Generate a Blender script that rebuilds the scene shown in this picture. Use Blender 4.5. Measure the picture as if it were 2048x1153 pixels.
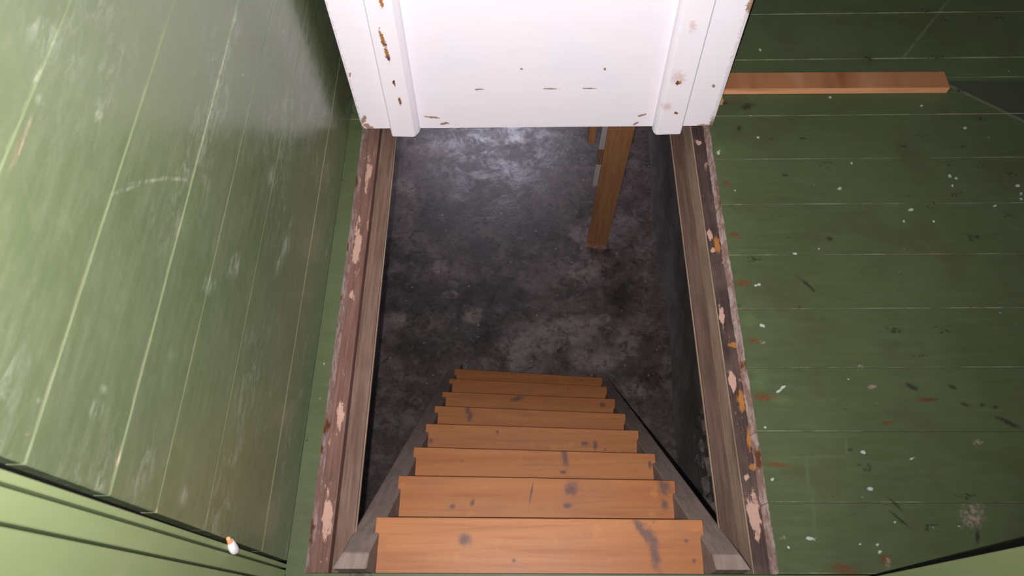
import bpy, bmesh, math, random
from mathutils import Vector, Matrix

for o in list(bpy.data.objects):
    bpy.data.objects.remove(o, do_unlink=True)
scene = bpy.context.scene
COL = scene.collection

# ------------------------------------------------------------------ camera
CAM = Vector((0.0, 0.0, 1.45))
TH, YA, RO = math.radians(28.5), math.radians(1.1), math.radians(-0.25)
d0 = Vector((0, math.sin(TH), -math.cos(TH)))
up0 = Vector((0, math.cos(TH), math.sin(TH)))
fwd = d0 * math.cos(YA) - Vector((1, 0, 0)) * math.sin(YA)
rgt = Vector((1, 0, 0)) * math.cos(YA) + d0 * math.sin(YA)
r2 = rgt * math.cos(RO) + up0 * math.sin(RO)
u2 = up0 * math.cos(RO) - rgt * math.sin(RO)
cam_data = bpy.data.cameras.new('camera')
cam = bpy.data.objects.new('camera', cam_data)
COL.objects.link(cam)
M = Matrix((r2, u2, -fwd)).transposed().to_4x4()
M.translation = CAM
cam.matrix_world = M
cam_data.sensor_width = 36.0
cam_data.lens = 1480.0 / 2048.0 * 36.0
cam_data.clip_start = 0.01
cam_data.dof.use_dof = True
cam_data.dof.focus_distance = 1.9
cam_data.dof.aperture_fstop = 9.0
scene.camera = cam

# ------------------------------------------------------------------ world, lamps, exposure
world = bpy.data.worlds.new('room_light')
scene.world = world
world.use_nodes = True
bg = world.node_tree.nodes['Background']
bg.inputs[0].default_value = (0.97, 0.97, 1.0, 1)
bg.inputs[1].default_value = 0.07

# the phone's own flash beside its lens lights the room
fl = bpy.data.lights.new('flash', 'SPOT')
fl.energy = 165
fl.spot_size = math.radians(128)
fl.spot_blend = 1.0
fl.shadow_soft_size = 0.004
fl.color = (1.0, 0.955, 0.965)
flo = bpy.data.objects.new('flash', fl)
COL.objects.link(flo)
flo.location = (-0.022, -0.016, 1.45)
flo.rotation_euler = (Vector((-0.06, 0.68, -0.73))).to_track_quat('-Z', 'Y').to_euler()

# daylight falling in from the cellar's far opening
al = bpy.data.lights.new('cellar_daylight', 'AREA')
al.shape = 'RECTANGLE'
al.size, al.size_y = 0.7, 0.4
al.energy = 5.5
al.spread = math.radians(75)
al.color = (0.82, 0.80, 1.0)
alo = bpy.data.objects.new('cellar_daylight', al)
COL.objects.link(alo)
alo.location = (-0.25, 3.95, -0.55)
alo.rotation_euler = (Vector((0.05, -0.92, -1.3))).to_track_quat('-Z', 'Y').to_euler()

scene.view_settings.view_transform = 'Standard'
scene.view_settings.look = 'None'
scene.view_settings.exposure = 0.0
scene.view_settings.gamma = 1.0
scene.view_settings.use_curve_mapping = False

# ------------------------------------------------------------------ where stains, chips and knots lie
FL_WHITE = [(0.7482,1.0537,168.9,-34.9,-2.9,-171.8),(0.4745,1.1648,204.1,-26.5,0.0,-129.9),(0.5087,0.6921,131.9,-42.1,-42.1,-199.3),(0.5155,0.7928,181.8,-28.5,0.0,-196.1),(0.5182,0.5428,105.4,41.4,161.8,-293.6),(0.5289,0.5515,152.6,24.6,108.3,-305.1),(0.6617,0.4152,169.5,-37.3,0.0,-200.0),(0.7551,0.4023,148.7,45.8,171.6,-331.8),(0.6604,0.3439,149.3,-34.2,0.0,-208.3),(0.5303,0.251,88.9,-32.3,-36.3,-214.1),(0.4858,0.2348,270.3,-45.0,0.0,-277.8),(1.0168,1.0882,212.8,-57.7,0.0,-169.5),(1.0289,1.0807,212.8,-58.0,0.0,-227.3),(1.0146,1.0588,285.7,-77.9,0.0,-227.3),(1.1679,1.0574,171.5,-53.2,-3.0,-171.5),(1.1675,1.0342,217.4,-68.6,0.0,-175.4),(1.163,1.0199,217.4,-70.8,0.0,-232.6),(1.0968,1.0005,172.4,-53.4,0.0,-238.1),(0.8999,0.9907,123.1,-30.8,-2.2,-178.0),(0.8759,0.9588,294.1,-71.7,0.0,-243.9),(0.9445,0.9583,294.1,-78.9,0.0,-243.9),(0.5098,0.7915,227.3,-35.9,0.0,-263.2),(0.6099,0.8725,149.3,-26.1,0.0,-250.0),(0.6189,0.2405,270.3,-60.1,0.0,-370.4),(0.6527,0.2273,217.4,-49.7,0.0,-285.7),(0.6931,0.2812,357.1,-92.6,0.0,-370.4),(0.629,1.5103,249.1,-36.2,-4.5,-181.2),(0.5781,1.2109,203.5,-29.7,-4.2,-207.7),(0.7914,1.1294,277.8,-60.4,0.0,-217.4),(1.0941,1.2357,163.2,-47.6,-3.4,-207.3),(1.0056,1.3087,199.0,-51.7,-4.0,-199.0),(0.7813,1.34,195.3,-38.3,-3.8,-195.3),(0.4786,0.4663,250.0,-36.6,0.0,-243.9),(0.6511,0.2405,270.3,-60.1,0.0,-277.8),(0.4766,0.361,256.4,-39.4,0.0,-256.4)]
FL_PINK = [(0.892,0.4363,85.5,-25.3,0.0,-140.8),(0.841,0.2934,44.6,-12.8,0.0,-42.0),(0.6626,0.2071,181.8,-42.1,0.0,-82.6),(0.4796,0.2527,178.6,-31.7,0.0,-222.2),(0.7121,0.5522,122.0,-26.6,0.0,-181.8),(0.5026,0.6532,158.7,-23.6,0.0,-212.8),(0.6964,0.5977,120.5,-24.8,0.0,-294.1)]
FL_DARK = [(0.5669,1.3123,59.7,-0.6,21.7,-101.2),(0.5352,1.2402,160.9,-21.9,-2.0,-123.2),(0.6233,0.7922,31.4,-29.2,-193.7,-164.5),(0.7933,0.551,61.0,-48.1,-98.7,-135.1),(0.8198,0.5239,62.1,-15.5,0.0,-312.5),(0.9244,0.5131,166.7,-47.6,0.0,-238.1),(0.9478,0.5077,166.7,-51.6,0.0,-238.1),(0.5111,1.323,131.3,-18.4,-2.6,-199.6),(0.6251,1.0947,136.8,-43.5,-49.8,-211.4),(0.963,0.4763,33.0,-24.6,-85.7,-148.9),(0.7013,0.3155,37.6,-47.0,-248.1,-189.8),(0.7036,0.2858,31.8,-34.8,-230.2,-224.1),(0.839,0.2543,217.4,-63.8,0.0,-69.9),(0.8746,0.5508,93.0,-56.7,-83.9,-192.7),(0.8893,0.5131,93.9,-58.7,-84.5,-197.2),(0.6383,0.4203,204.1,-40.8,0.0,-250.0),(0.6965,0.9121,138.4,-70.5,-76.0,-157.4)]
FL_RUST = [(0.4865,0.5298,44.5,-10.3,-10.9,-113.8),(0.4911,0.3904,42.8,-9.6,-10.5,-201.7),(0.4809,0.798,69.4,-10.0,-0.9,-131.4),(0.4796,0.9258,86.9,-11.5,-1.3,-146.9),(0.4784,1.0737,105.1,-14.2,-1.4,-134.9),(0.482,0.6567,94.3,-14.6,0.0,-172.4),(0.6588,0.2141,90.9,-20.9,0.0,-114.9),(0.5821,0.1965,39.8,-23.6,-37.4,-101.3),(0.8117,0.5239,49.5,-12.7,0.0,-232.6),(0.7244,0.4744,101.0,-24.1,0.0,-238.1)]
FL_PALEG = [(0.5571,0.4053,13.5,-2.2,5.8,-334.3),(0.6325,0.4253,336.5,-47.1,3.4,-50.5),(0.5459,0.3708,258.7,-29.6,2.0,-26.3),(0.5441,0.2948,265.6,-31.3,2.2,-27.7),(0.5182,0.5244,32.4,-10.7,-17.1,-88.7),(0.4968,0.3953,34.2,-5.7,0.0,-72.5),(0.4791,1.1725,68.0,-8.8,-0.4,-64.5),(0.4843,0.5681,60.6,-9.4,0.0,-45.5),(0.484,0.7065,66.2,-9.8,-0.4,-59.5)]
FR_PINK = [(-0.3914,0.2995,112.7,3.8,-1.9,-24.3),(-0.3907,0.5036,135.5,4.2,-3.7,-38.9),(-0.4183,0.6281,182.4,6.7,-5.6,-61.6),(-0.3991,0.9216,119.5,3.8,-1.8,-16.8),(-0.394,1.1345,159.2,4.5,-2.4,-21.9),(-0.3976,0.7879,175.4,19.2,0.0,-78.1),(0.4399,0.3007,93.3,1.0,3.9,-25.8),(0.4361,0.5777,104.0,1.2,9.4,-56.4),(0.4333,0.7275,147.3,8.6,9.2,-41.1),(0.4332,0.9439,142.9,-17.5,0.0,-71.9),(0.4351,0.9026,172.4,-20.3,0.0,-147.1),(0.4369,0.3734,204.1,-31.0,0.0,-126.6),(0.4393,1.2214,158.5,-17.3,-2.5,-156.0),(0.4402,0.2588,208.3,-31.7,0.0,-217.4)]
FR_RUST = [(0.449,0.5353,159.5,-6.7,4.7,-42.0),(0.4461,0.9162,143.5,-5.3,6.0,-52.9),(0.4506,0.6609,103.1,-14.0,0.0,-169.5),(0.4651,0.816,147.1,-19.5,0.0,-55.2),(0.4657,1.0147,138.6,-17.6,-0.8,-57.7),(0.4541,0.4497,196.4,-2.1,7.4,-54.1),(0.4537,0.3934,126.6,-19.0,0.0,-166.7)]
LID_RUST = [(-0.3059,0.3107,220.6,17.2,13.9,-36.1),(-0.3039,0.2707,215.7,17.3,16.3,-43.1),(-0.2925,0.4118,235.3,9.7,19.5,-68.2),(-0.3026,0.1822,340.5,12.5,31.2,-90.6),(-0.298,0.1211,270.3,0.0,20.2,-74.6),(0.3639,0.0726,209.1,35.5,-3.9,-189.3),(0.3517,0.175,176.0,30.8,-2.2,-125.4)]
LID_PINK = [(0.3503,0.1893,63.0,11.3,-0.6,-48.4),(0.3376,0.0939,84.3,13.8,-1.2,-71.6),(0.3517,0.3396,114.5,-1.5,-21.3,-63.8)]
LIDF_RUST = [(0.4675,0.3682,133.5,6.1,-18.3,-58.0),(0.4483,-0.0027,57.0,15.1,12.7,-103.0),(-0.2022,0.0169,79.1,-3.4,25.3,-213.8),(-0.2299,0.0394,57.1,-9.5,-39.6,-271.2),(-0.396,0.0062,56.3,-32.3,-79.7,-76.3),(-0.4035,0.0325,155.4,-49.0,-18.1,-62.8),(0.1825,0.1974,294.1,25.0,0.0,-212.8),(0.2869,0.04,87.8,27.6,102.9,-253.4),(0.2771,0.0107,104.4,46.0,165.7,-221.0),(-0.111,0.1355,84.0,-3.4,-6.7,-399.7),(0.0583,0.1349,60.3,2.4,-4.8,-400.2),(0.1528,0.1353,70.5,3.5,-7.0,-500.4),(-0.0086,0.2,294.1,0.0,0.0,-322.6),(0.4422,0.1396,285.7,64.1,0.0,-204.1),(-0.406,0.1865,434.8,-93.6,0.0,-126.6)]
W_PALE = [(0.7791,0.6501,98.9,-22.0,-124.5,-157.5),(0.5409,0.9574,2.5,-190.7,-64.0,-41.8),(0.4947,0.9538,3.2,-254.5,-125.6,-74.1),(0.9076,0.653,47.7,-89.0,-151.9,-171.4),(0.49,0.7822,32.0,-15.2,-309.2,-329.0),(0.5323,0.7422,16.2,-17.2,-325.1,-279.6),(0.5727,0.6924,9.6,-26.6,-319.5,-223.6),(0.5298,0.8606,72.7,-138.8,-161.9,-145.4),(0.4774,0.9398,83.2,-155.1,-162.7,-151.3),(0.5347,0.9744,54.5,-105.8,-192.4,-214.8),(0.2551,0.7172,-28.4,-71.4,-103.5,-3.6),(0.2785,0.714,61.8,-117.4,-219.3,-83.4),(0.2316,0.8124,113.8,-210.2,-350.3,-122.6),(0.3184,-0.0107,36.8,-69.5,-263.8,-57.3),(0.6045,0.6697,65.8,-119.3,-242.7,-185.1),(0.5032,0.5369,-12.8,-59.9,-70.4,-25.7),(0.5739,0.4721,2.8,-39.0,-52.5,-26.0),(0.7423,0.277,-6.9,-47.1,-23.3,-12.1),(0.6873,0.296,-8.9,-63.2,-32.4,-15.8),(0.2413,0.3287,41.7,-78.6,-135.7,-29.8),(0.2188,0.4779,7.4,-83.6,-79.6,-12.1),(0.1871,0.6758,21.8,-128.4,-82.7,-12.0),(0.8004,0.4007,2.4,-56.2,-46.7,-31.3)]
W_PINK = [(1.0765,0.4755,53.2,-102.9,-110.0,-120.7),(0.7993,0.6548,-3.2,-246.5,-131.2,-105.6),(0.7327,0.7159,78.1,-144.1,-270.3,-270.3),(0.856,0.5871,55.8,-106.4,-314.2,-309.2),(0.222,0.6555,4.6,-195.4,-77.8,-12.2),(0.1994,0.8099,94.3,-188.7,-542.5,-165.1),(0.1866,0.5408,20.4,-193.7,-173.3,-20.4),(0.4231,0.9414,1.7,-255.7,-32.6,-14.2),(0.1188,0.631,61.7,-117.2,-487.4,-74.0),(0.6542,0.0303,41.5,-78.9,-211.8,-97.6)]
T_KNOT = [(-0.05,0.3073,0.2545,256.4,-27.7,0.0,-270.3),(-0.05,0.2453,0.2295,102.5,13.8,6.1,-30.5),(-0.05,0.2247,0.2712,109.2,61.7,16.2,-28.0),(-0.05,0.2385,0.2618,20.0,-37.5,-74.7,-38.6),(-0.05,-0.0258,0.2179,263.2,0.0,0.0,-277.8),(-0.05,-0.1214,0.2564,73.0,2.6,0.0,-89.3),(-0.05,0.3188,0.2187,263.2,-29.2,0.0,-222.2),(-0.274,0.1024,0.406,47.5,38.5,40.1,-49.4),(-0.274,0.0921,0.3698,109.9,-3.3,0.0,-149.3),(-0.274,-0.1708,0.3672,144.9,5.2,0.0,-178.6),(-0.274,-0.1253,0.3762,203.6,-69.5,-35.9,-105.4),(-0.274,0.3155,0.4119,72.5,-6.7,0.0,-48.8),(-0.274,0.3141,0.3723,98.0,-8.8,0.0,-74.6),(-0.274,0.0089,0.3945,421.1,-78.7,-5.8,-33.5),(-0.492,0.0945,0.5029,108.7,-2.1,0.0,-188.7),(-0.492,0.1009,0.5428,123.4,18.0,5.5,-30.9),(-0.492,0.324,0.5228,188.7,-16.0,0.0,-94.3),(-0.718,0.1735,0.6467,84.0,-3.3,0.0,-131.6),(-0.718,-0.0885,0.6822,222.2,3.6,0.0,-161.3),(-0.718,0.2032,0.6437,166.7,-7.7,0.0,-65.8),(-0.718,-0.288,0.6561,133.3,6.9,0.0,-129.9),(-0.939,-0.2,0.83,98.0,11.7,4.2,-47.1),(-0.939,-0.1908,0.8072,111.7,-35.4,-20.4,-54.5),(-1.162,-0.0341,0.95,36.1,12.5,36.4,-96.0),(-1.162,0.2797,0.9262,90.9,-4.7,0.0,-86.2)]
C_PALE = [(0.1649,1.5434,4.5,0.2,1.1,-14.3),(0.0173,1.4768,6.9,-0.0,-0.1,-18.9),(0.3383,1.5835,11.7,5.5,14.5,-23.5),(-0.6356,1.6093,18.2,1.4,-0.1,-22.7),(-0.2682,1.641,22.3,0.7,-0.1,-21.3),(-0.0555,1.3851,26.0,0.1,-0.0,-14.9),(0.4785,1.4754,13.8,-0.9,-0.0,-12.7),(0.3053,1.3971,8.2,-1.7,-3.7,-18.9),(-0.664,2.4251,15.5,-3.4,-7.9,-18.1),(-0.4576,1.9156,17.6,0.9,-0.1,-28.0),(0.4478,2.2028,9.4,-0.5,-0.2,-26.2),(-0.2533,2.5067,17.7,3.0,6.0,-28.6),(-0.4846,2.6844,5.9,0.3,-0.2,-20.1),(-0.3856,1.7545,24.7,1.1,-0.2,-43.7),(0.3636,2.1088,7.6,-0.4,-0.1,-17.9),(0.3277,1.8963,6.1,1.6,7.4,-18.1),(0.5099,1.2439,14.2,-1.1,-0.0,-28.8)]
C_DARK = [(-0.279,2.4387,18.2,0.5,-0.3,-29.7),(0.0744,2.1421,6.3,-0.1,-0.1,-7.3),(-0.2406,2.0201,9.6,0.3,-0.1,-11.0),(-0.3844,1.7259,4.4,0.2,-0.1,-11.9),(-0.6119,1.7269,7.9,0.6,-0.0,-8.9),(-0.1325,1.7533,6.2,-1.9,-4.6,-11.1),(-0.2286,1.5584,6.8,0.2,-0.0,-12.4),(-0.4599,2.2095,7.5,0.4,-0.1,-10.5),(0.4701,1.722,13.3,-0.9,-0.0,-9.0),(0.4443,1.3196,8.4,-0.5,-0.1,-19.8),(-0.5426,1.452,6.8,0.5,-0.0,-14.6)]


# ------------------------------------------------------------------ node helper
class G:
    def __init__(self, name):
        self.m = bpy.data.materials.new(name)
        self.m.use_nodes = True
        self.nt = self.m.node_tree
        self.b = self.nt.nodes['Principled BSDF']
        self.geo = self.nt.nodes.new('ShaderNodeNewGeometry')
        self.tc = self.nt.nodes.new('ShaderNodeTexCoord')
        self.oi = self.nt.nodes.new('ShaderNodeObjectInfo')
        self.P = self.geo.outputs['Position']
        self.O = self.tc.outputs['Object']
        self.R = self.oi.outputs['Random']

    def n(self, t):
        return self.nt.nodes.new(t)

    def put(self, sock, v):
        if hasattr(v, 'is_linked'):
            self.nt.links.new(v, sock)
        else:
            if isinstance(v, tuple) and len(v) == 3 and sock.type == 'RGBA':
                v = (*v, 1)
            sock.default_value = v

    def math(self, op, a, b=0.0, clamp=False):
        x = self.n('ShaderNodeMath'); x.operation = op; x.use_clamp = clamp
        self.put(x.inputs[0], a); self.put(x.inputs[1], b)
        return x.outputs[0]

    def vec(self, op, a, b=(0, 0, 0)):
        x = self.n('ShaderNodeVectorMath'); x.operation = op
        self.put(x.inputs[0], a); self.put(x.inputs[1], b)
        return x.outputs['Value'] if op in ('DOT_PRODUCT', 'DISTANCE', 'LENGTH') else x.outputs[0]

    def comb(self, x, y, z):
        c = self.n('ShaderNodeCombineXYZ')
        for i, v in enumerate((x, y, z)):
            self.put(c.inputs[i], v)
        return c.outputs[0]

    def sep(self, v):
        s = self.n('ShaderNodeSeparateXYZ'); self.put(s.inputs[0], v)
        return s.outputs

    def noise(self, v, scale, detail=4.0, rough=0.55, dist=0.0):
        x = self.n('ShaderNodeTexNoise')
        self.put(x.inputs['Vector'], v)
        x.inputs['Scale'].default_value = scale
        x.inputs['Detail'].default_value = detail
        x.inputs['Roughness'].default_value = rough
        x.inputs['Distortion'].default_value = dist
        return x.outputs[0]

    def voro(self, v, scale, feature='F1'):
        x = self.n('ShaderNodeTexVoronoi'); x.feature = feature
        self.put(x.inputs['Vector'], v)
        x.inputs['Scale'].default_value = scale
        return x.outputs['Distance'], x.outputs.get('Color')

    def mr(self, v, a, b, c=0.0, d=1.0):
        x = self.n('ShaderNodeMapRange'); x.interpolation_type = 'SMOOTHSTEP'
        self.put(x.inputs['Value'], v)
        for k, q in zip(('From Min', 'From Max', 'To Min', 'To Max'), (a, b, c, d)):
            self.put(x.inputs[k], q)
        return x.outputs[0]

    def mix(self, f, a, b, blend='MIX'):
        x = self.n('ShaderNodeMix'); x.data_type = 'RGBA'; x.blend_type = blend
        self.put(x.inputs['Factor'], f)
        self.put(x.inputs['A'] if False else x.inputs[6], a)
        self.put(x.inputs[7], b)
        return x.outputs[2]

    def spots(self, spots, axes, wob, soft=(1.15, 0.75)):
        """mask of listed stains; each spot is centre + 2x2 shape matrix in the plane of axes"""
        dmin = None
        for (c0, c1, a, b, c, d) in spots:
            r1 = [0, 0, 0]; r2_ = [0, 0, 0]
            r1[axes[0]], r1[axes[1]] = a, b
            r2_[axes[0]], r2_[axes[1]] = c, d
            u = self.vec('DOT_PRODUCT', self.P, tuple(r1))
            v = self.vec('DOT_PRODUCT', self.P, tuple(r2_))
            q = self.comb(u, v, 0.0)
            dd = self.vec('DISTANCE', q, (a * c0 + b * c1, c * c0 + d * c1, 0))
            dmin = dd if dmin is None else self.math('MINIMUM', dmin, dd)
        return self.mr(self.math('ADD', dmin, wob), soft[0], soft[1])

    def bump(self, h, s, dist=0.002):
        x = self.n('ShaderNodeBump')
        x.inputs['Strength'].default_value = s
        x.inputs['Distance'].default_value = dist
        self.put(x.inputs['Height'], h)
        self.nt.links.new(x.outputs[0], self.b.inputs['Normal'])

    def done(self, color, rough, spec=0.5):
        self.put(self.b.inputs['Base Color'], color)
        self.put(self.b.inputs['Roughness'], rough)
        self.b.inputs['Specular IOR Level'].default_value = spec
        return self.m


def wobble(g, scale, amount):
    return g.math('MULTIPLY', g.math('SUBTRACT', g.noise(g.P, scale, 5.0, 0.65), 0.5), amount)


def stretch(g, v, s):
    return g.vec('MULTIPLY', v, s)


# ------------------------------------------------------------------ materials
def make_wall_green():
    g = G('glossy_green_wall_paint')
    along = stretch(g, g.P, (1.0, 0.16, 1.0))
    big = g.noise(g.P, 3.0, 3.0)
    fine = g.noise(along, 60.0, 5.0, 0.65)
    col = g.mix(g.mr(big, 0.3, 0.7), (0.092, 0.118, 0.059), (0.118, 0.143, 0.074))
    col = g.mix(g.mr(fine, 0.35, 0.75, 0.0, 0.45), col, (0.150, 0.172, 0.105))
    # rubbed, chalky scuffs
    sc = g.math('MULTIPLY', g.mr(g.noise(stretch(g, g.P, (1, .45, 1)), 8.0, 3.0), 0.46, 0.66),
                g.mr(g.noise(stretch(g, g.P, (1, .30, 1)), 75.0, 6.0, 0.75, 0.8), 0.46, 0.66))
    col = g.mix(g.math('MULTIPLY', sc, 0.5), col, (0.27, 0.30, 0.23))
    # worn paint along the joint at each board's lower edge
    oz = g.sep(g.O)[2]
    wear = g.noise(g.vec('ADD', stretch(g, g.P, (1, 1, .2)), g.comb(g.math('MULTIPLY', g.R, 9.0), 0.0, 0.0)), 9.0, 5.0, 0.7)
    width = g.mr(wear, 0.35, 0.65, 0.0010, 0.0036)
    seam = g.mr(g.math('SUBTRACT', oz, width), 0.0006, -0.0004)
    seamcol = g.mix(g.mr(g.noise(g.P, 5.0, 2.0), 0.52, 0.62), (0.24, 0.26, 0.15), (0.32, 0.23, 0.17))
    col = g.mix(g.math('MULTIPLY', seam, g.math('MULTIPLY', g.mr(wear, 0.30, 0.62, 0.12, 0.75), g.sep(g.oi.outputs['Color'])[0])), col, seamcol)
    w = wobble(g, 60.0, 1.3)
    mott = g.mr(g.noise(along, 110.0, 6.0, 0.75, 0.8), 0.42, 0.62)
    col = g.mix(g.math('MULTIPLY', g.math('MULTIPLY', g.spots(W_PALE, (1, 2), w, (1.6, 0.1)), mott), 0.7), col, (0.33, 0.36, 0.28))
    col = g.mix(g.math('MULTIPLY', g.math('MULTIPLY', g.spots(W_PINK, (1, 2), w, (1.3, 0.4)), g.mr(mott, 0.0, 1.0, 0.35, 1.0)), 0.6), col, g.mix(mott, (0.24, 0.15, 0.10), (0.40, 0.31, 0.25)))
    blot = g.mr(g.noise(g.P, 34.0, 5.0, 0.7, 0.3), 0.50, 0.72, 0.0, 0.22)
    col = g.mix(blot, col, (0.165, 0.190, 0.105))
    # tiny specks
    vd, vc = g.voro(g.P, 55.0)
    pick = g.mr(g.sep(vc)[0], 0.93, 0.95)
    col = g.mix(g.math('MULTIPLY', g.mr(vd, 0.16, 0.08), pick), col, (0.30, 0.36, 0.20))
    h = g.math('ADD', g.math('MULTIPLY', fine, 0.5), g.noise(g.P, 30.0, 2.0))
    g.bump(h, 0.14, 0.003)
    return g.done(col, g.mr(fine, 0.3, 0.8, 0.18, 0.34), 0.45)


def make_floor_green():
    g = G('worn_green_floor_paint')
    along = stretch(g, g.P, (0.16, 1.0, 1.0))
    big = g.noise(g.P, 4.0, 4.0)
    fine = g.noise(along, 70.0, 5.0, 0.65)
    col = g.mix(g.mr(big, 0.3, 0.7), (0.055, 0.074, 0.031), (0.068, 0.090, 0.040))
    col = g.mix(g.mr(fine, 0.4, 0.8, 0.0, 0.35), col, (0.085, 0.104, 0.056))
    # brownish traffic dirt towards the far right and front
    dirt = g.mr(g.noise(g.P, 6.0, 5.0, 0.6, 0.5), 0.48, 0.70)
    col = g.mix(g.math('MULTIPLY', dirt, 0.45), col, (0.060, 0.052, 0.026))
    # triangle in a darker, greyer tone beside the batten's end
    px, py, _ = g.sep(g.P)
    e1 = g.mr(g.math('SUBTRACT', 1.392, py), -0.004, 0.004)
    diag = g.math('SUBTRACT', g.math('SUBTRACT', py, 1.352), g.math('MULTIPLY', g.math('SUBTRACT', px, 1.125), -0.81))
    e2 = g.mr(diag, -0.004, 0.004)
    col = g.mix(g.math('MULTIPLY', g.math('MULTIPLY', e1, e2), 0.75), col, (0.040, 0.044, 0.034))
    ridge = g.math('MULTIPLY', g.mr(g.math('ABSOLUTE', diag), 0.009, 0.003), e1)
    col = g.mix(g.math('MULTIPLY', ridge, 0.5), col, (0.15, 0.16, 0.11))
    # painted-over straight edge further back
    diag2 = g.math('SUBTRACT', g.math('SUBTRACT', py, 1.50), g.math('MULTIPLY', g.math('SUBTRACT', px, 1.02), 1.22))
    lim = g.math('MULTIPLY', g.mr(py, 1.475, 1.48), g.mr(g.noise(g.P, 40.0), 0.3, 0.6))
    col = g.mix(g.math('MULTIPLY', g.math('MULTIPLY', g.mr(g.math('ABSOLUTE', diag2), 0.008, 0.003), lim), 0.35), col, (0.17, 0.21, 0.09))
    # joints: dust and old filler at each board's near edge
    oy = g.sep(g.O)[1]
    wear = g.noise(g.vec('ADD', stretch(g, g.P, (1, .2, 1)), g.comb(0.0, g.math('MULTIPLY', g.R, 9.0), 0.0)), 8.0, 5.0, 0.72)
    width = g.mr(wear, 0.40, 0.70, 0.0005, 0.0026)
    seam = g.mr(g.math('SUBTRACT', oy, width), 0.0006, -0.0004)
    seamcol = g.mix(g.mr(g.noise(g.P, 6.0, 2.0), 0.5, 0.62), (0.21, 0.24, 0.15), (0.24, 0.17, 0.11))
    col = g.mix(g.math('MULTIPLY', seam, g.mr(wear, 0.34, 0.66, 0.18, 0.75)), col, seamcol)
    w = wobble(g, 110.0, 2.6)
    col = g.mix(g.math('MULTIPLY', g.spots(FL_PALEG, (0, 1), w, (1.5, 0.2)), 0.30), col, (0.10, 0.15, 0.055))
    col = g.mix(g.math('MULTIPLY', g.spots(FL_DARK, (0, 1), w, (1.5, 0.2)), 0.75), col, (0.018, 0.016, 0.010))
    col = g.mix(g.math('MULTIPLY', g.spots(FL_RUST, (0, 1), w, (1.6, 0.2)), 0.75), col, (0.105, 0.038, 0.014))
    pk = g.math('MULTIPLY', g.spots(FL_PINK, (0, 1), w, (1.3, 0.2)), g.mr(g.noise(g.P, 120.0), 0.35, 0.6))
    col = g.mix(g.math('MULTIPLY', pk, 0.75), col, (0.30, 0.22, 0.19))
    col = g.mix(g.math('MULTIPLY', g.spots(FL_WHITE, (0, 1), w, (0.95, 0.45)), 0.8), col, (0.42, 0.47, 0.42))
    vd, vc = g.voro(g.P, 42.0)
    vs = g.sep(vc)
    col = g.mix(g.math('MULTIPLY', g.mr(g.math('ADD', vd, g.math('MULTIPLY', w, 0.2)), 0.11, 0.04), g.mr(vs[0], 0.94, 0.96)), col, (0.26, 0.31, 0.22))
    vd2, vc2 = g.voro(g.vec('ADD', stretch(g, g.P, (.55, 1, 1)), (3.1, 1.7, 0)), 34.0)
    col = g.mix(g.math('MULTIPLY', g.math('MULTIPLY', g.mr(g.math('ADD', vd2, w), 0.22, 0.02), g.mr(g.sep(vc2)[1], 0.86, 0.9)), 0.75), col, (0.022, 0.024, 0.012))
    h = g.math('ADD', g.math('MULTIPLY', fine, 0.5), g.noise(g.P, 40.0, 3.0))
    g.bump(h, 0.10, 0.003)
    return g.done(col, g.mr(fine, 0.3, 0.8, 0.42, 0.60), 0.30)


def make_cut_edge():
    g = G('ragged_old_paint_edge')
    n = g.noise(stretch(g, g.P, (1, .5, 1)), 45.0, 5.0, 0.7)
    col = g.mix(g.mr(n, 0.42, 0.6), (0.27, 0.17, 0.14), (0.44, 0.35, 0.32))
    col = g.mix(g.mr(g.noise(g.P, 16.0, 4.0), 0.58, 0.68), col, (0.16, 0.055, 0.022))
    return g.done(col, 0.8, 0.2)


def make_frame_wood(name, a, b, pinks=True, fade=(0.16, 0.115, 0.085)):
    g = G(name)
    grain = g.noise(stretch(g, g.P, (1, .05, 1)), 170.0, 5.0, 0.6)
    streak = g.noise(stretch(g, g.P, (1, .12, 1)), 32.0, 4.0, 0.6)
    col = g.mix(g.mr(grain, 0.3, 0.72), a, b)
    col = g.mix(g.mr(streak, 0.50, 0.75, 0.0, 0.6), col, (0.055, 0.028, 0.020))
    col = g.mix(g.mr(g.noise(g.P, 9.0, 3.0), 0.45, 0.75, 0.0, 0.35), col, fade)
    h = grain
    if pinks:
        ws = g.noise(stretch(g, g.P, (1, .3, 1)), 95.0, 5.0, 0.7)
        w = g.math('MULTIPLY', g.math('SUBTRACT', ws, 0.5), 3.6)
        pk = g.spots(FR_PINK, (0, 1), w, (1.15, 0.85))
        fl = g.math('MULTIPLY', g.mr(g.noise(stretch(g, g.P, (1, .4, 1)), 60.0, 5.0, 0.7), 0.61, 0.66), 0.5)
        pk = g.math('MAXIMUM', pk, fl)
        col = g.mix(pk, col, g.mix(g.noise(g.P, 90.0), (0.34, 0.20, 0.155), (0.42, 0.28, 0.22)))
        col = g.mix(g.math('MULTIPLY', g.spots(FR_RUST, (0, 1), w, (1.3, 0.7)), 0.9), col, g.mix(ws, (0.16, 0.055, 0.015), (0.46, 0.20, 0.035)))
        h = g.math('ADD', grain, g.math('MULTIPLY', pk, 1.2))
    g.bump(h, 0.35, 0.002)
    return g.done(col, 0.72, 0.25)


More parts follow.
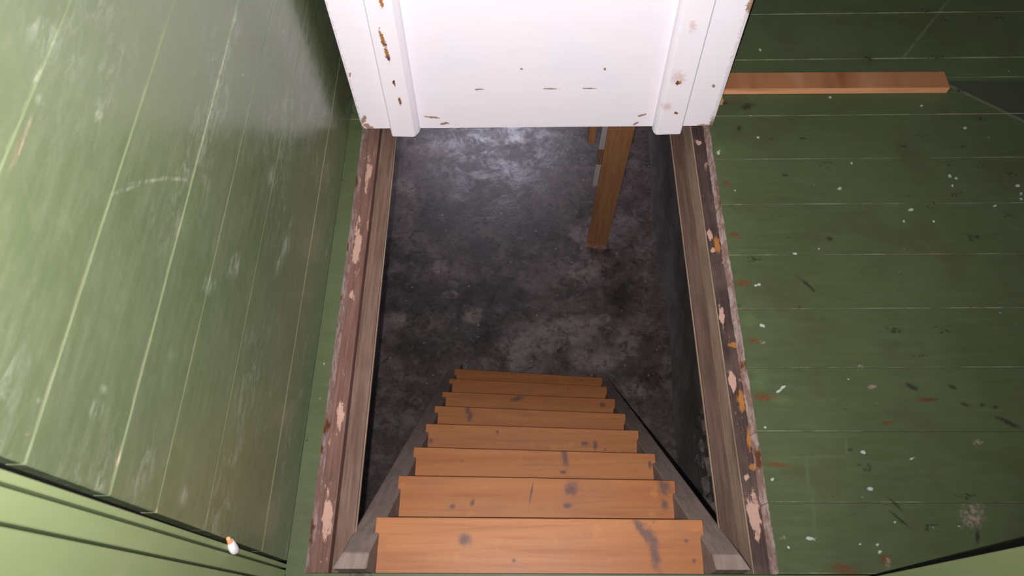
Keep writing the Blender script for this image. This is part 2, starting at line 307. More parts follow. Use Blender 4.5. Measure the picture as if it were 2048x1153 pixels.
def make_tread_wood():
    g = G('varnished_orange_pine')
    v = g.vec('ADD', stretch(g, g.P, (.06, 1, 1)), g.comb(0.0, g.math('MULTIPLY', g.R, 17.0), g.math('MULTIPLY', g.R, 5.0)))
    grain = g.noise(v, 95.0, 4.0, 0.55, 0.4)
    band = g.noise(v, 22.0, 3.0, 0.5, 0.8)
    col = g.mix(g.mr(band, 0.3, 0.7), (0.290, 0.104, 0.034), (0.345, 0.138, 0.048))
    col = g.mix(g.mr(grain, 0.45, 0.75, 0.0, 0.5), col, (0.205, 0.066, 0.020))
    blotch = g.noise(g.vec('ADD', g.P, g.comb(g.math('MULTIPLY', g.R, 31.0), 0.0, 0.0)), 9.0, 4.0, 0.6)
    col = g.mix(g.mr(blotch, 0.52, 0.75, 0.0, 0.45), col, (0.24, 0.105, 0.055))
    col = g.mix(g.mr(g.noise(g.P, 26.0, 3.0), 0.60, 0.78, 0.0, 0.4), col, (0.43, 0.19, 0.055))
    w = wobble(g, 75.0, 2.0)
    km = None
    for zz in sorted(set(k[0] for k in T_KNOT)):
        sp = g.spots([k[1:] for k in T_KNOT if k[0] == zz], (0, 1), w, (1.5, 0.2))
        gate = g.math('COMPARE', g.sep(g.P)[2], zz)
        gate.node.inputs[2].default_value = 0.06
        sp = g.math('MULTIPLY', sp, gate)
        km = sp if km is None else g.math('MAXIMUM', km, sp)
    col = g.mix(g.math('MULTIPLY', km, 0.9), col, (0.100, 0.055, 0.048))
    # small nail holes
    vd, vc = g.voro(g.vec('ADD', g.P, g.comb(g.math('MULTIPLY', g.R, 7.0), 0.0, 0.0)), 24.0)
    col = g.mix(g.math('MULTIPLY', g.math('MULTIPLY', g.mr(vd, 0.14, 0.05), g.mr(g.sep(vc)[0], 0.88, 0.9)), 0.7), col, (0.10, 0.040, 0.018))
    g.bump(grain, 0.12, 0.0015)
    return g.done(col, g.mr(grain, 0.3, 0.8, 0.38, 0.52), 0.35)


def make_plain_wood(name, a, b, scale_vec, spec=0.3, rough=0.55, freq=70.0):
    g = G(name)
    grain = g.noise(g.vec('ADD', stretch(g, g.O, scale_vec), g.comb(g.math('MULTIPLY', g.R, 9.0), 0.0, 0.0)), freq, 4.0, 0.55, 0.9)
    ring = g.noise(g.vec('ADD', stretch(g, g.O, scale_vec), (2, 5, 1)), freq * 0.22, 3.0, 0.5, 1.2)
    col = g.mix(g.mr(grain, 0.3, 0.7), a, b)
    dark = tuple(c * 0.55 for c in a)
    col = g.mix(g.mr(ring, 0.55, 0.75, 0.0, 0.6), col, dark)
    g.bump(grain, 0.2, 0.0015)
    return g.done(col, rough, spec)


def make_bar_wood():
    g = G('planed_reddish_batten_wood')
    grain = g.noise(stretch(g, g.P, (.06, 1, 1)), 90.0, 4.0)
    col = g.mix(grain, (0.29, 0.122, 0.053), (0.36, 0.165, 0.075))
    blot = g.noise(stretch(g, g.P, (1, .2, .2)), 7.0, 2.0)
    col = g.mix(g.mr(blot, 0.50, 0.62), col, (0.20, 0.070, 0.030))
    col = g.mix(g.mr(g.noise(stretch(g, g.P, (1, .2, .2)), 6.0, 1.0), 0.58, 0.68, 0.0, 0.5), col, (0.50, 0.30, 0.20))
    return g.done(col, 0.5, 0.35)


def make_stringer_wood():
    g = G('weathered_grey_stringer_wood')
    grain = g.noise(stretch(g, g.P, (1, .12, .12)), 110.0, 4.0, 0.6)
    col = g.mix(g.mr(grain, 0.3, 0.75), (0.200, 0.150, 0.130), (0.280, 0.215, 0.190))
    col = g.mix(g.mr(g.noise(g.P, 13.0, 4.0), 0.5, 0.72, 0.0, 0.6), col, (0.150, 0.125, 0.098))
    g.bump(grain, 0.25, 0.002)
    return g.done(col, 0.75, 0.2)


def make_lid_white(face):
    g = G('chipped_white_paint_' + ('boards' if face else 'battens'))
    n = g.noise(stretch(g, g.P, (.25, 1, 1) if face else (1, 1, .25)), 45.0, 4.0, 0.6)
    col = g.mix(n, (0.83, 0.785, 0.835), (0.88, 0.835, 0.885))
    col = g.mix(g.mr(g.noise(g.P, 7.0, 3.0), 0.52, 0.74, 0.0, 0.4), col, (0.80, 0.785, 0.87))
    w = wobble(g, 150.0, 3.0)
    if face:
        col = g.mix(g.math('MULTIPLY', g.spots(LIDF_RUST, (0, 2), w, (1.1, 0.8)), 0.85), col, (0.28, 0.125, 0.045))
        vd, vc = g.voro(g.P, 30.0)
        pz = g.sep(g.P)
        edge = g.mr(g.math('ADD', g.math('ABSOLUTE', g.math('SUBTRACT', pz[0], 0.026)), g.math('MULTIPLY', w, 0.010)), 0.434, 0.438)
        low = g.mr(pz[2], 0.06, 0.0)
        col = g.mix(g.math('MULTIPLY', edge, g.math('MAXIMUM', low, 0.25)), col, (0.24, 0.13, 0.075))
    else:
        col = g.mix(g.math('MULTIPLY', g.spots(LID_PINK, (0, 2), w, (1.4, 0.3)), 0.5), col, (0.62, 0.36, 0.32))
        r = g.spots(LID_RUST, (0, 2), w, (1.15, 0.75))
        col = g.mix(r, col, g.mix(g.mr(g.noise(g.P, 45.0), 0.4, 0.6), (0.12, 0.055, 0.040), (0.40, 0.17, 0.045)))
    g.bump(n, 0.12, 0.0015)
    return g.done(col, 0.33, 0.45)


def make_concrete():
    g = G('damp_stained_concrete')
    w = wobble(g, 14.0, 2.6)
    a = g.noise(g.P, 2.2, 6.0, 0.62, 0.3)
    b = g.noise(g.P, 9.0, 6.0, 0.68, 0.4)
    c = g.noise(g.P, 60.0, 4.0, 0.7)
    e = g.noise(g.vec('ADD', g.P, (4.2, 1.3, 0)), 24.0, 6.0, 0.72, 0.6)
    col = g.mix(g.mr(a, 0.35, 0.68), (0.036, 0.026, 0.021), (0.115, 0.084, 0.075))
    col = g.mix(g.math('MULTIPLY', g.mr(b, 0.50, 0.64), 0.65), col, (0.165, 0.130, 0.130))
    col = g.mix(g.mr(e, 0.50, 0.66, 0.0, 0.55), col, (0.175, 0.130, 0.118))
    col = g.mix(g.mr(e, 0.47, 0.36, 0.0, 0.8), col, (0.024, 0.017, 0.014))
    col = g.mix(g.math('MULTIPLY', g.spots(C_DARK, (0, 1), w, (1.5, 0.3)), 0.62), col, (0.026, 0.021, 0.019))
    pl = g.math('MULTIPLY', g.spots(C_PALE, (0, 1), w, (1.4, 0.5)), g.math('MULTIPLY', g.mr(b, 0.30, 0.55, 0.25, 1.0), g.mr(e, 0.36, 0.60, 0.15, 1.0)))
    col = g.mix(g.math('MULTIPLY', pl, 0.8), col, (0.255, 0.195, 0.185))
    ve, _ = g.voro(g.vec('ADD', g.P, g.comb(g.math('MULTIPLY', w, 0.03), g.math('MULTIPLY', w, 0.02), 0.0)), 5.0, 'DISTANCE_TO_EDGE')
    crk = g.math('MULTIPLY', g.mr(ve, 0.03, 0.005), g.mr(a, 0.5, 0.65))
    col = g.mix(g.math('MULTIPLY', crk, 0.25), col, (0.25, 0.21, 0.22))
    vd, vc = g.voro(g.P, 38.0)
    col = g.mix(g.math('MULTIPLY', g.mr(g.math('ADD', vd, g.math('MULTIPLY', w, .1)), 0.25, 0.05), g.mr(g.sep(vc)[0], 0.88, 0.92)), col, (0.30, 0.25, 0.24))
    col = g.mix(g.mr(c, 0.35, 0.7, 0.0, 0.35), col, (0.09, 0.072, 0.068))
    g.bump(g.math('ADD', b, g.math('MULTIPLY', c, 0.3)), 0.25, 0.008)
    return g.done(col, g.mr(b, 0.35, 0.65, 0.34, 0.6), 0.5)


def make_plaster():
    g = G('grey_cellar_plaster')
    a = g.noise(g.P, 5.0, 5.0, 0.6)
    col = g.mix(g.mr(a, 0.35, 0.7), (0.130, 0.112, 0.106), (0.210, 0.190, 0.188))
    g.bump(g.noise(g.P, 25.0, 5.0), 0.4, 0.01)
    return g.done(col, 0.85, 0.2)


def make_stone():
    g = G('rubble_stone')
    a = g.noise(g.P, 14.0, 5.0, 0.65)
    col = g.mix(g.mr(a, 0.35, 0.7), (0.09, 0.075, 0.070), (0.26, 0.225, 0.205))
    g.bump(g.noise(g.P, 50.0, 4.0), 0.5, 0.006)
    return g.done(col, 0.85, 0.25)


def flat(name, c, rough=0.6, spec=0.3):
    g = G(name)
    n = g.noise(g.P, 60.0, 3.0)
    col = g.mix(n, tuple(x * 0.85 for x in c), tuple(min(1, x * 1.15) for x in c))
    return g.done(col, rough, spec)


WALL = make_wall_green()
FLOOR = make_floor_green()
CUT = make_cut_edge()
FR_OUT = make_frame_wood('reddish_worn_frame_wood', (0.100, 0.050, 0.038), (0.170, 0.092, 0.072))
FR_IN = make_frame_wood('brown_bare_frame_wood', (0.100, 0.058, 0.042), (0.165, 0.103, 0.076), False)
FR_IN2 = make_frame_wood('dark_brown_frame_wood', (0.055, 0.032, 0.023), (0.100, 0.060, 0.043), False, (0.11, 0.072, 0.052))
FR_DARK = make_frame_wood('dark_stained_frame_wood', (0.030, 0.018, 0.017), (0.062, 0.036, 0.032))
FR_RIDGE = make_frame_wood('pale_frame_edge', (0.21, 0.145, 0.100), (0.30, 0.215, 0.155), False)  # paler tone for the right ridge and the lips
TREAD = make_tread_wood()
STRINGER = make_stringer_wood()
LIDW = make_lid_white(True)
BATW = make_lid_white(False)
CONC = make_concrete()
PLASTER = make_plaster()
STONE = make_stone()
POSTW = make_plain_wood('brown_post_wood', (0.38, 0.17, 0.072), (0.48, 0.235, 0.105), (1, 1, .07), freq=60.0)
SIDEW = make_plain_wood('weathered_side_batten_wood', (0.20, 0.10, 0.07), (0.30, 0.17, 0.12), (1, 1, .07))
BARW = make_bar_wood()
BARF = make_plain_wood('flash_lit_front_wood', (0.58, 0.255, 0.115), (0.66, 0.32, 0.16), (.06, 1, 1))  # batten's front face, flash light painted in as a paler colour
BLOCKW = make_plain_wood('pale_block_wood', (0.42, 0.22, 0.10), (0.52, 0.29, 0.14), (.1, 1, 1))
WPAINT = flat('old_white_paint', (0.50, 0.46, 0.44))
BLACK = flat('black_joint_dirt_and_shadow', (0.006, 0.007, 0.006), 0.9, 0.05)  # fills the left wall gap; also the painted shadow at the right casing
PLUGW = flat('white_plastic', (0.80, 0.76, 0.80), 0.4)
PLUGO = flat('orange_tip', (0.75, 0.34, 0.16), 0.5)
RUST = flat('rusty_iron', (0.14, 0.05, 0.02), 0.8)
SUBFL = flat('raw_underfloor_timber', (0.10, 0.07, 0.05), 0.9)


# ------------------------------------------------------------------ object helpers
def obj(name, me, parent=None, loc=(0, 0, 0)):
    o = bpy.data.objects.new(name, me)
    COL.objects.link(o)
    o.location = loc
    if parent:
        o.parent = parent
    return o


def empty(name, loc=(0, 0, 0)):
    o = bpy.data.objects.new(name, None)
    COL.objects.link(o)
    o.empty_display_size = 0.1
    o.location = loc
    return o


def tag(o, label=None, cat=None, group=None, kind=None):
    if label: o['label'] = label
    if cat: o['category'] = cat
    if group: o['group'] = group
    if kind: o['kind'] = kind
    return o


def mesh(name, bm, mats, bev=0.0, seg=2, smooth=False, keep=None):
    if bev > 0:
        ed = [e for e in bm.edges if keep is None or keep(e)]
        bmesh.ops.bevel(bm, geom=ed, offset=bev, segments=seg, affect='EDGES', profile=0.6)
    bmesh.ops.recalc_face_normals(bm, faces=bm.faces)
    me = bpy.data.meshes.new(name)
    bm.to_mesh(me); bm.free()
    for m in (mats if isinstance(mats, (list, tuple)) else [mats]):
        me.materials.append(m)
    if smooth:
        for p in me.polygons: p.use_smooth = True
    return me


def hexa(bm, v8):
    """v8: bottom loop of 4 then top loop of 4"""
    v = [bm.verts.new(p) for p in v8]
    for f in ((3, 2, 1, 0), (4, 5, 6, 7), (0, 1, 5, 4), (1, 2, 6, 5), (2, 3, 7, 6), (3, 0, 4, 7)):
        bm.faces.new([v[i] for i in f])
    return v


def boxv(x0, x1, y0, y1, z0, z1):
    return [(x0, y0, z0), (x1, y0, z0), (x1, y1, z0), (x0, y1, z0), (x0, y0, z1), (x1, y0, z1), (x1, y1, z1), (x0, y1, z1)]


def boxmesh(name, x0, x1, y0, y1, z0, z1, m, bev=0.002):
    bm = bmesh.new(); hexa(bm, boxv(x0, x1, y0, y1, z0, z1))
    return mesh(name, bm, m, bev)


def prism(bm, outline, axis, lo, hi):
    """extrude a closed 2D outline along an axis"""
    def p(a, b, c):
        return {0: (c, a, b), 1: (a, c, b), 2: (a, b, c)}[axis]
    A = [bm.verts.new(p(a, b, lo)) for a, b in outline]
    B = [bm.verts.new(p(a, b, hi)) for a, b in outline]
    n = len(outline)
    bm.faces.new(A[::-1]); bm.faces.new(B)
    for i in range(n):
        bm.faces.new((A[i], A[(i + 1) % n], B[(i + 1) % n], B[i]))


rnd = random.Random(7)
ZC = -1.85          # cellar floor

# ------------------------------------------------------------------ upper floor: painted boards, one by one
floor = tag(empty('floor'), kind='structure')


def floor_board(x0, x1, y0, y1, ragged_left=False):
    g_ = 0.0005
    dz = rnd.uniform(-0.0006, 0.0006)
    w, h = x1 - x0, y1 - y0 - 2 * g_
    bm = bmesh.new()
    n = 22 if ragged_left else 1
    left = [(0.0 if not ragged_left else rnd.uniform(-0.0009, 0.0009), h * i / n) for i in range(n + 1)]
    top = [bm.verts.new((a, b, dz)) for a, b in left] + [bm.verts.new((w, h, dz)), bm.verts.new((w, 0, dz))]
    bot = [bm.verts.new((v.co.x - (0.006 if ragged_left and v.co.x < .1 else 0), v.co.y, -0.03)) for v in top]
    bm.faces.new(top[::-1]); bm.faces.new(bot)
    k = len(top)
    for i in range(k):
        f = bm.faces.new((top[i], top[(i + 1) % k], bot[(i + 1) % k], bot[i]))
        if ragged_left and i < n:
            f.material_index = 1
    if not ragged_left:
        long_e = [e for e in bm.edges if abs(e.verts[0].co.z - dz) < 1e-5 and abs(e.verts[1].co.z - dz) < 1e-5]
        bmesh.ops.bevel(bm, geom=long_e, offset=0.0012, segments=1, affect='EDGES')
    me = mesh('floor_board', bm, [FLOOR, CUT])
    return obj('floor_board', me, floor, (x0, y0 + g_, 0))


XR = 2.1
near_y = [-0.78, -0.64, -0.50, -0.365, -0.227, -0.09, 0.045, 0.1885]
for a, b in zip(near_y[:-1], near_y[1:]):
    floor_board(-0.449, XR, a, b)
right_y = [0.1885, 0.317, 0.457, 0.594, 0.732, 0.869, 1.008, 1.142, 1.280]
for a, b in zip(right_y[:-1], right_y[1:]):
    floor_board(0.461, XR, a, b, True)
far_y = [1.280, 1.405, 1.474, 1.645, 1.81, 1.95, 2.09, 2.23]
for a, b in zip(far_y[:-1], far_y[1:]):
    floor_board(-0.449, XR, a, b)

# narrow green strip between the left wall and the hatch
bm = bmesh.new()
n = 60
ys = [0.185 + (1.28 - 0.185) * i / n for i in range(n + 1)]
ed = [-0.413 + rnd.uniform(-0.0006, 0.0006) for _ in ys]
top = [bm.verts.new((-0.449, ys[0], 0)), bm.verts.new((-0.449, ys[-1], 0))] + [bm.verts.new((ed[i], ys[i], 0)) for i in range(n, -1, -1)]
bot = [bm.verts.new((v.co.x + (0.004 if v.co.x > -.43 else 0), v.co.y, -0.03)) for v in top]
bm.faces.new(top); bm.faces.new(bot[::-1])
for i in range(len(top)):
    f = bm.faces.new((top[i], bot[i], bot[(i + 1) % len(top)], top[(i + 1) % len(top)]))
    if 2 <= i < len(top) - 1:
        f.material_index = 1
me = mesh('edge_strip', bm, [FLOOR, CUT])
obj('edge_strip', me, floor, (0, 0, 0)).location = (0, -0.05, 0)
me.transform(Matrix.Translation((0, 0.05, 0)))

# rusty nails beside the right edge of the opening
nm = None
for (x, y) in ((0.492, 0.918), (0.486, 0.795), (0.489, 0.655), (0.490, 0.527), (0.492, 0.390), (0.488, 1.063)):
    if nm is None:
        bm = bmesh.new()
        bmesh.ops.create_cone(bm, cap_ends=True, segments=10, radius1=0.0035, radius2=0.0028, depth=0.0016)
        nm = mesh('nail_head', bm, RUST)
    obj('nail_head', nm, floor, (x, y, 0.0010))

# ------------------------------------------------------------------ left wall boards
wall = tag(empty('wall_left', (-0.449, 0, 0)), kind='structure')
WX = -0.449
seams = [0.001, 0.146, 0.393, 0.541, 0.653, 0.802, 0.952, 1.10, 1.25, 1.40, 1.55, 1.70, 1.85, 2.0]
gap_y = lambda z: 0.2035 - 0.0475 * z       # where the boards stop against the casing
wid = lambda z: 0.0055 + 0.0045 * z
for i, (z0, z1) in enumerate(zip(seams[:-1], seams[1:])):
    h = z1 - z0 - 0.0008
    dx = rnd.uniform(-0.0005, 0.0005)
    bm = bmesh.new()
    y0a, y0b = gap_y(z0) + wid(z0), gap_y(z1) + wid(z1)
    hexa(bm, [(-0.02, y0a, 0), (dx, y0a, 0), (dx, 2.23, 0), (-0.02, 2.23, 0),
              (-0.02, y0b, h), (dx, y0b, h), (dx, 2.23, h), (-0.02, 2.23, h)])
    wb = obj('wall_board', mesh('wall_board', bm, WALL, 0.0016 if z0 not in (0.146, 0.393) else 0.0003, 1), wall, (0, 0, z0))
    s_ = {0.393: 0.12, 0.541: 0.9, 0.802: 0.5}.get(z0, 1.0)     # how worn this board's lower joint is
    wb.color = (s_, s_, s_, 1)
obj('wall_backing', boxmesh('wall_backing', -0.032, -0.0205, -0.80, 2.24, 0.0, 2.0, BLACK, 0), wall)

# small white plug sticking out of the wall
plug = tag(empty('wall_plug', (-0.449, 0.186, 0.287)),
           'small white oblong plug with an orange tip on the green left wall', 'plug')
bm = bmesh.new()
bmesh.ops.create_uvsphere(bm, u_segments=16, v_segments=10, radius=1.0)
for v in bm.verts:
    v.co = Vector((v.co.x * 0.006, v.co.y * 0.0085, v.co.z * 0.021))
    v.co.y += 0.004 * (v.co.z / 0.021) ** 2
mb = mesh('plug_body', bm, PLUGW, smooth=True)
pb = obj('plug_body', mb, plug, (0.004, 0, 0)); pb.rotation_euler = (math.radians(-14), 0, 0)
bm = bmesh.new()
bmesh.ops.create_cone(bm, cap_ends=True, segments=12, radius1=0.0045, radius2=0.003, depth=0.012)
tp = obj('plug_tip', mesh('plug_tip', bm, PLUGO, 0.0008, 1), plug, (0.004, 0.0075, 0.021)); tp.rotation_euler = (math.radians(-20), 0, 0)
tag(tp, 'orange tip')

# ------------------------------------------------------------------ door casings at the photographer's sides
cas = tag(empty('trim_1', (WX, 0, 0)), kind='structure')
ln1 = gap_y
ln2 = lambda z: 0.1930 - 0.0510 * z
ln3 = lambda z: 0.1700 - 0.0610 * z


def casing(fa, wa, fb, wb, x0, x1):
    bm = bmesh.new()
    H_ = 2.0
    q = []
    for z in (0.001, H_):
        a, b = fa(z) - wa, fb(z) + wb
        q += [(x0, b, z), (x1, b, z), (x1, a, z), (x0, a, z)]
    hexa(bm, q)
    return obj('casing_board', mesh('casing_board', bm, JAMB, 0.0012, 1), cas)


def make_jamb_green():
    g = G('light_green_casing_paint')
    n = g.noise(stretch(g, g.P, (1, 1, .2)), 50.0, 4.0)
    col = g.mix(n, (0.190, 0.240, 0.108), (0.230, 0.275, 0.135))
    col = g.mix(g.mr(g.noise(g.P, 8.0, 4.0), 0.5, 0.75, 0.0, 0.35), col, (0.29, 0.33, 0.18))
    g.bump(n, 0.1, 0.002)
    return g.done(col, 0.45, 0.35)


JAMB = make_jamb_green()
casing(ln1, 0.0005, ln2, 0.003, -0.020, 0.001)
casing(ln2, 0.0005, ln3, 0.003, -0.020, 0.0005)
casing(ln3, 0.0005, lambda z: -0.80, 0.0, -0.020, 0.0005)

# right hand casing, leaning a little, with a black strip modelling the flash shadow at its edge
tr2 = tag(empty('trim_2', (0.615, 0.18, 0)), kind='structure')
jx = lambda z: 0.0935 * z
jy = lambda z: 0.0015 - 0.027 * z
bm = bmesh.new()
q = []
for z in (0.001, 1.9):
    q += [(jx(z), -0.60, z), (jx(z) + 0.03, -0.60, z), (jx(z) + 0.03, jy(z), z), (jx(z), jy(z), z)]
hexa(bm, q)
obj('casing_board', mesh('casing_board', bm, JAMB, 0.001, 1), tr2)
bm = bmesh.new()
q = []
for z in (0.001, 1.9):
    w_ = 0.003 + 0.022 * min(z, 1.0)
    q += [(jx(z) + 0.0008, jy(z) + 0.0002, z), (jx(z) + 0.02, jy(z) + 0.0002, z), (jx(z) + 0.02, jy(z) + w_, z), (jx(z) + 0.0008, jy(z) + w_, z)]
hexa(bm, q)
tag(obj('edge_strip', mesh('edge_strip', bm, BLACK), tr2), 'black strip for the flash shadow along the casing edge')

# ------------------------------------------------------------------ hatch frame
fr = tag(empty('floor_hatch', (0.024, 0.185, 0)),
         'worn bare wooden frame lining the floor hatch around the steep stairs', 'frame')
FY0, FY1 = 0.004, 1.36 - 0.185


def fpart(name, outline, m, label=None):
    """outline in world x,z extruded along y"""
    bm = bmesh.new()
    prism(bm, [(x - 0.024, z) for x, z in outline], 1, FY0, FY1)
    for f in list(bm.faces):
        pass
    # wobble the long edges a little: cut the length into pieces
    bmesh.ops.bisect_plane(bm, geom=bm.verts[:] + bm.edges[:] + bm.faces[:], plane_co=(0, 0.31, 0), plane_no=(0, 1, 0))
    bmesh.ops.bisect_plane(bm, geom=bm.verts[:] + bm.edges[:] + bm.faces[:], plane_co=(0, 0.62, 0), plane_no=(0, 1, 0))
    bmesh.ops.bisect_plane(bm, geom=bm.verts[:] + bm.edges[:] + bm.faces[:], plane_co=(0, 0.86, 0), plane_no=(0, 1, 0))
    o = obj(name, mesh(name, bm, m, 0.0022, 2, keep=lambda e: len(e.link_faces) == 2 and e.calc_face_angle(0) > 0.5), fr)
    if label: tag(o, label)
    return o


fpart('outer_rail', [(-0.4125, -0.0305), (-0.377, -0.0305), (-0.377, -0.20), (-0.4125, -0.20)], FR_OUT, 'reddish rail with flaked pink paint')
fpart('ledge', [(-0.3765, -0.050), (-0.3390, -0.050), (-0.3390, -0.062), (-0.3730, -0.200), (-0.3765, -0.200)], FR_IN)
fpart('outer_rail', [(0.4255, -0.0305), (0.462, -0.0305), (0.462, -0.26), (0.4255, -0.26)], FR_DARK, 'dark rail with rust and bare patches')
fpart('ridge', [(0.4225, -0.0300), (0.4253, -0.0300), (0.4253, -0.084), (0.4150, -0.084), (0.4150, -0.078)], FR_RIDGE, 'pale edge')
fpart('ledge', [(0.384, -0.080), (0.4228, -0.078), (0.4228, -0.236), (0.3840, -0.092)], FR_IN2)
# thin splintered lips on the inner edges
fpart('lip', [(-0.3388, -0.0515), (-0.3362, -0.0535), (-0.3362, -0.0600), (-0.3388, -0.0610)], FR_RIDGE)
fpart('lip', [(0.3838, -0.0815), (0.3812, -0.0835), (0.3812, -0.0900), (0.3838, -0.0910)], FR_RIDGE)
# header under the near floor edge
hm = boxmesh('near_rail', -0.41 - 0.024, 0.459 - 0.024, -0.085, -0.012, -0.22, -0.031, SUBFL)
obj('near_rail', hm, fr)

# ------------------------------------------------------------------ hatch lid, standing open
lid = tag(empty('trapdoor', (0.027, 1.27, 0.0)),
          'white painted hatch lid standing open at the far end of the floor hatch', 'hatch lid')
lseam = [0.0, 0.1324, 0.2816, 0.43, 0.58, 0.73, 0.88, 1.03]
for z0, z1 in zip(lseam[:-1], lseam[1:]):
    bm = bmesh.new()
    wl = 0.441
    hexa(bm, boxv(-wl, wl + 0.002, -0.020, 0.020, z0 + 0.00012, z1 - 0.00012))
    obj('lid_board', mesh('lid_board', bm, LIDW, 0), lid)
for (x0, x1, lean) in ((-0.338 - 0.027, -0.2665 - 0.027, 0.020), (0.319 - 0.027, 0.390 - 0.027, -0.006)):
    bm = bmesh.new()
    w = x1 - x0
    # moulded section: inner long edge chamfered
    if lean > 0:
        out = [(0, 0), (0, -0.019), (0.003, -0.022), (w - 0.0175, -0.022), (w - 0.013, -0.0205), (w - 0.003, -0.009), (w, -0.002), (w, 0)]
    else:
        out = [(0, 0), (0, -0.006), (0.0025, -0.015), (0.008, -0.021), (0.012, -0.022), (w - 0.003, -0.022), (w, -0.019), (w, 0)]
    prism(bm, out, 2, -0.008, 0.985)
    for v in bm.verts:
        v.co.x += lean * v.co.z
        if v.co.z < 0:                      # softened lower corners
            v.co.z += 0.004 * (abs(v.co.x - w / 2) / (w / 2)) ** 6
    b = obj('batten', mesh('batten', bm, BATW, 0.0006, 1), lid, (x0, -0.0200, 0))
# hinge straps behind the lid
for x in (-0.30, 0.30):
    bm = bmesh.new()
    hexa(bm, boxv(x - 0.02, x + 0.02, 0.0201, 0.0235, 0.004, 0.16))
    hexa(bm, boxv(x - 0.02, x + 0.02, 0.0235, 0.075, 0.0012, 0.0045))
    obj('hinge', mesh('hinge', bm, RUST), lid)

# ------------------------------------------------------------------ staircase
st = tag(empty('stairs', (0.02, 0.25, ZC)),
         'steep wooden ladder stairs with orange pine treads going down into the cellar', 'stairs')
TR = [(-.050, (-.299, .299), (.344, .295)), (-.274, (-.300, .438), (.342, .427)), (-.492, (-.303, .570), (.340, .552)),
      (-.718, (-.306, .709), (.336, .687)), (-.939, (-.311, .844), (.331, .815)), (-1.162, (-.315, .978), (.327, .948)),
      (-1.385, (-.316, 1.118), (.326, 1.082)), (-1.556, (-.313, 1.232), (.328, 1.188))]
o0 = Vector((0.02, 0.25, ZC))
for (z, L, R_) in TR:
    c = Vector(((L[0] + R_[0]) / 2, (L[1] + R_[1]) / 2, z))
    W = math.hypot(R_[0] - L[0], R_[1] - L[1])
    ang = math.atan2(R_[1] - L[1], R_[0] - L[0])
    ear, nd, nar = 0.034 + rnd.uniform(-.003, .003), 0.150, 0.0085
    hw = W / 2
    out = [(-hw, 0), (-hw, -ear), (-hw + nar, -ear), (-hw + nar, -nd), (hw - nar, -nd), (hw - nar, -ear), (hw, -ear), (hw, 0)]
    bm = bmesh.new()
    prism(bm, out, 2, -0.030, 0.0)
    t = obj('tread', mesh('tread', bm, TREAD, 0.0022, 2), st, c - o0)
    t.rotation_euler = (0, 0, ang)


def stringer(side):
    L0, L1 = TR[0], TR[-1]
    k = 1 if side < 0 else 2
    nar = 0.0085
    p0 = Vector((L0[k][0] - side * nar, L0[k][1] - 0.030, L0[0]))
    p1 = Vector((L1[k][0] - side * nar, L1[k][1] - 0.030, L1[0]))
    dv = (p1 - p0) / (p0.z - p1.z)         # per metre down
    def at(z): return p0 + dv * (p0.z - z)
    ztop = 0.030
    a, b = at(ztop), at(ZC)
    th = 0.0505 * side
    deep = 0.235
    y_top_back = 0.184
    bm = bmesh.new()
    q = []
    back_at = lambda p: p.y - deep
    # top is cut level; the back meets the near header
    zb = p0.z - 0.17
    m_ = at(zb)
    sec = [(a, a.y), (a, 0.178)]
    outline = [a, b, Vector((b.x, b.y - deep, ZC)), Vector((m_.x, 0.1895, -0.36)), Vector((a.x, 0.1895, ztop))]
    outline[4] = Vector((a.x, 0.1895, 0.046))
    flare = [0, 0, 0, side * 0.012, side * 0.012]
    A = [bm.verts.new(p - o0) for p in outline]
    B = [bm.verts.new(p + Vector((th + fx, 0, 0)) - o0) for p, fx in zip(outline, flare)]
    bm.faces.new(A); bm.faces.new(B[::-1])
    for i in range(5):
        bm.faces.new((A[i], B[i], B[(i + 1) % 5], A[(i + 1) % 5]))
    return obj('stringer', mesh('stringer', bm, STRINGER, 0.002, 1), st)


stringer(-1); stringer(1)

# ------------------------------------------------------------------ cellar shell
cf = tag(obj('floor_cellar', boxmesh('floor_cellar', -1.6, 0.72, -0.8, 4.3, ZC - 0.1, ZC, CONC, 0)), kind='structure')
wr = tag(empty('wall_right', (0.70, 0, ZC)), kind='structure')
bm = bmesh.new()
ny, nz = 40, 14
H_ = 1.815
grid = []
for i in range(ny + 1):
    row = []
    for j in range(nz + 1):
        y = -0.8 + 5.1 * i / ny
        z = H_ * j / nz
        bulge = 0.012 * math.sin(y * 5.1) * math.sin(z * 4.0 + 1) + rnd.uniform(-.004, .004)
        foot = -0.03 * max(0, 1 - z / 0.12) ** 2
        row.append(bm.verts.new((0.016 + bulge + foot, y, z)))
    grid.append(row)
for i in range(ny):
    for j in range(nz):
        bm.faces.new((grid[i][j], grid[i + 1][j], grid[i + 1][j + 1], grid[i][j + 1]))
bk = [bm.verts.new((0.15, -0.8, 0)), bm.verts.new((0.15, 4.3, 0)), bm.verts.new((0.15, 4.3, H_)), bm.verts.new((0.15, -0.8, H_))]
bm.faces.new(bk)
obj('plaster_coat', mesh('plaster_coat', bm, PLASTER, smooth=True), wr)
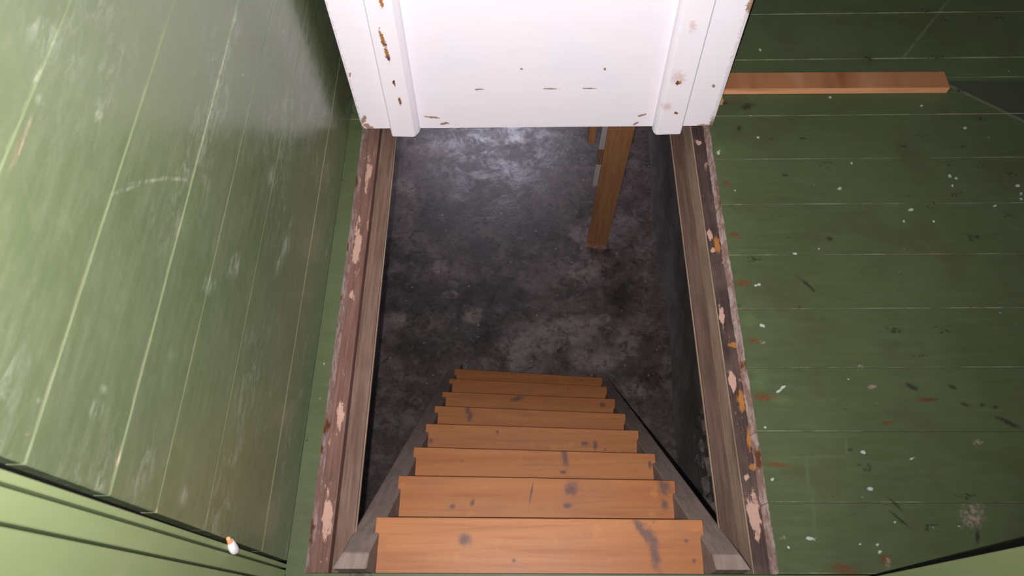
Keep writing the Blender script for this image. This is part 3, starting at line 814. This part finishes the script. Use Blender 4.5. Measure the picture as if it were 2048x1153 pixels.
# rubble stones showing where the plaster has fallen off
for i in range(7):
    for j in range(4):
        y = 0.42 + i * 0.085 + (0.04 if j % 2 else 0) + rnd.uniform(-.012, .012)
        z = 0.26 + j * 0.085 + rnd.uniform(-.01, .01)
        bm = bmesh.new()
        bmesh.ops.create_icosphere(bm, subdivisions=1, radius=1.0)
        for v in bm.verts:
            v.co = Vector((v.co.x * 0.030, v.co.y * 0.044, v.co.z * 0.043)) * rnd.uniform(0.82, 1.18)
        obj('stone', mesh('stone', bm, STONE), wr, (0.022 + rnd.uniform(-.012, .012), y, z))
for nm_, v in (('wall_left_cellar', (-1.72, -1.6, -0.8, 4.3)), ('wall_far', (-1.72, 0.84, 4.3, 4.42)), ('wall_near', (-1.72, 0.84, -0.92, -0.8))):
    tag(obj(nm_, boxmesh(nm_, v[0], v[1], v[2], v[3], ZC, -0.035, PLASTER, 0)), kind='structure')

# ------------------------------------------------------------------ post in the cellar
pdir = Vector((0.008, -0.104, 0.995)).normalized()
pb_ = Vector((0.3685, 2.0465, ZC))
post = tag(empty('wooden_post', pb_), 'brown wooden post standing on the cellar floor, batten along its left side', 'post')
zax = pdir
xax = Vector((0.103, -0.013, 0.0)).normalized()
xax = (xax - zax * xax.dot(zax)).normalized()
yax = zax.cross(xax)
Rm = Matrix((xax, yax, zax)).transposed().to_4x4()
post.matrix_world = Matrix.Translation(pb_) @ Rm
obj('post_board', boxmesh('post_board', -0.0515, 0.0515, 0.0, 0.030, 0.004, 1.80, POSTW, 0.002), post)
obj('foot_plate', boxmesh('foot_plate', -0.054, 0.050, -0.022, 0.032, 0.0, 0.006, SIDEW, 0.001), post)
obj('side_batten', boxmesh('side_batten', -0.0745, -0.0520, 0.002, 0.030, 0.59, 1.79, SIDEW, 0.0015), post)
for z0, z1 in ((0.592, 0.765), (0.885, 1.10)):
    tag(obj('paint_patch', boxmesh('paint_patch', -0.0752, -0.0525, 0.0008, 0.0019, z0, z1, WPAINT, 0), post), 'flat patch of old white paint')
hb = tag(obj('hanging_batten', boxmesh('hanging_batten', -0.015, 0.015, 0.0, 0.022, 0.0, 0.895, POSTW, 0.0015), None, (0.268, 1.962, -0.93)),
         'short brown batten hanging under the floor, left of the wooden post', 'batten')

# ------------------------------------------------------------------ timber on the upper floor
bm = bmesh.new()
hexa(bm, boxv(-0.76, 0.764, 0, 0.055, 0, 0.0205))
bm.normal_update()
for f in bm.faces:
    if f.normal.y < -0.9: f.material_index = 1
bar = tag(obj('timber_batten', mesh('timber_batten', bm, [BARW, BARF], 0.0008, 1), None, (0.315, 1.354, 0.0008)),
          'long planed reddish batten lying on the green floor behind the white lid', 'batten')
bar.rotation_euler = (0, 0, math.radians(-0.3))
bm = bmesh.new()
hexa(bm, boxv(-0.03, 0.03, 0, 0.030, 0, 0.016))
tag(obj('wood_block', mesh('wood_block', bm, BLOCKW, 0.0015, 1), None, (0.4735, 1.316, 0.0008)),
    'small pale wood block on the floor between the batten and the white lid', 'block')
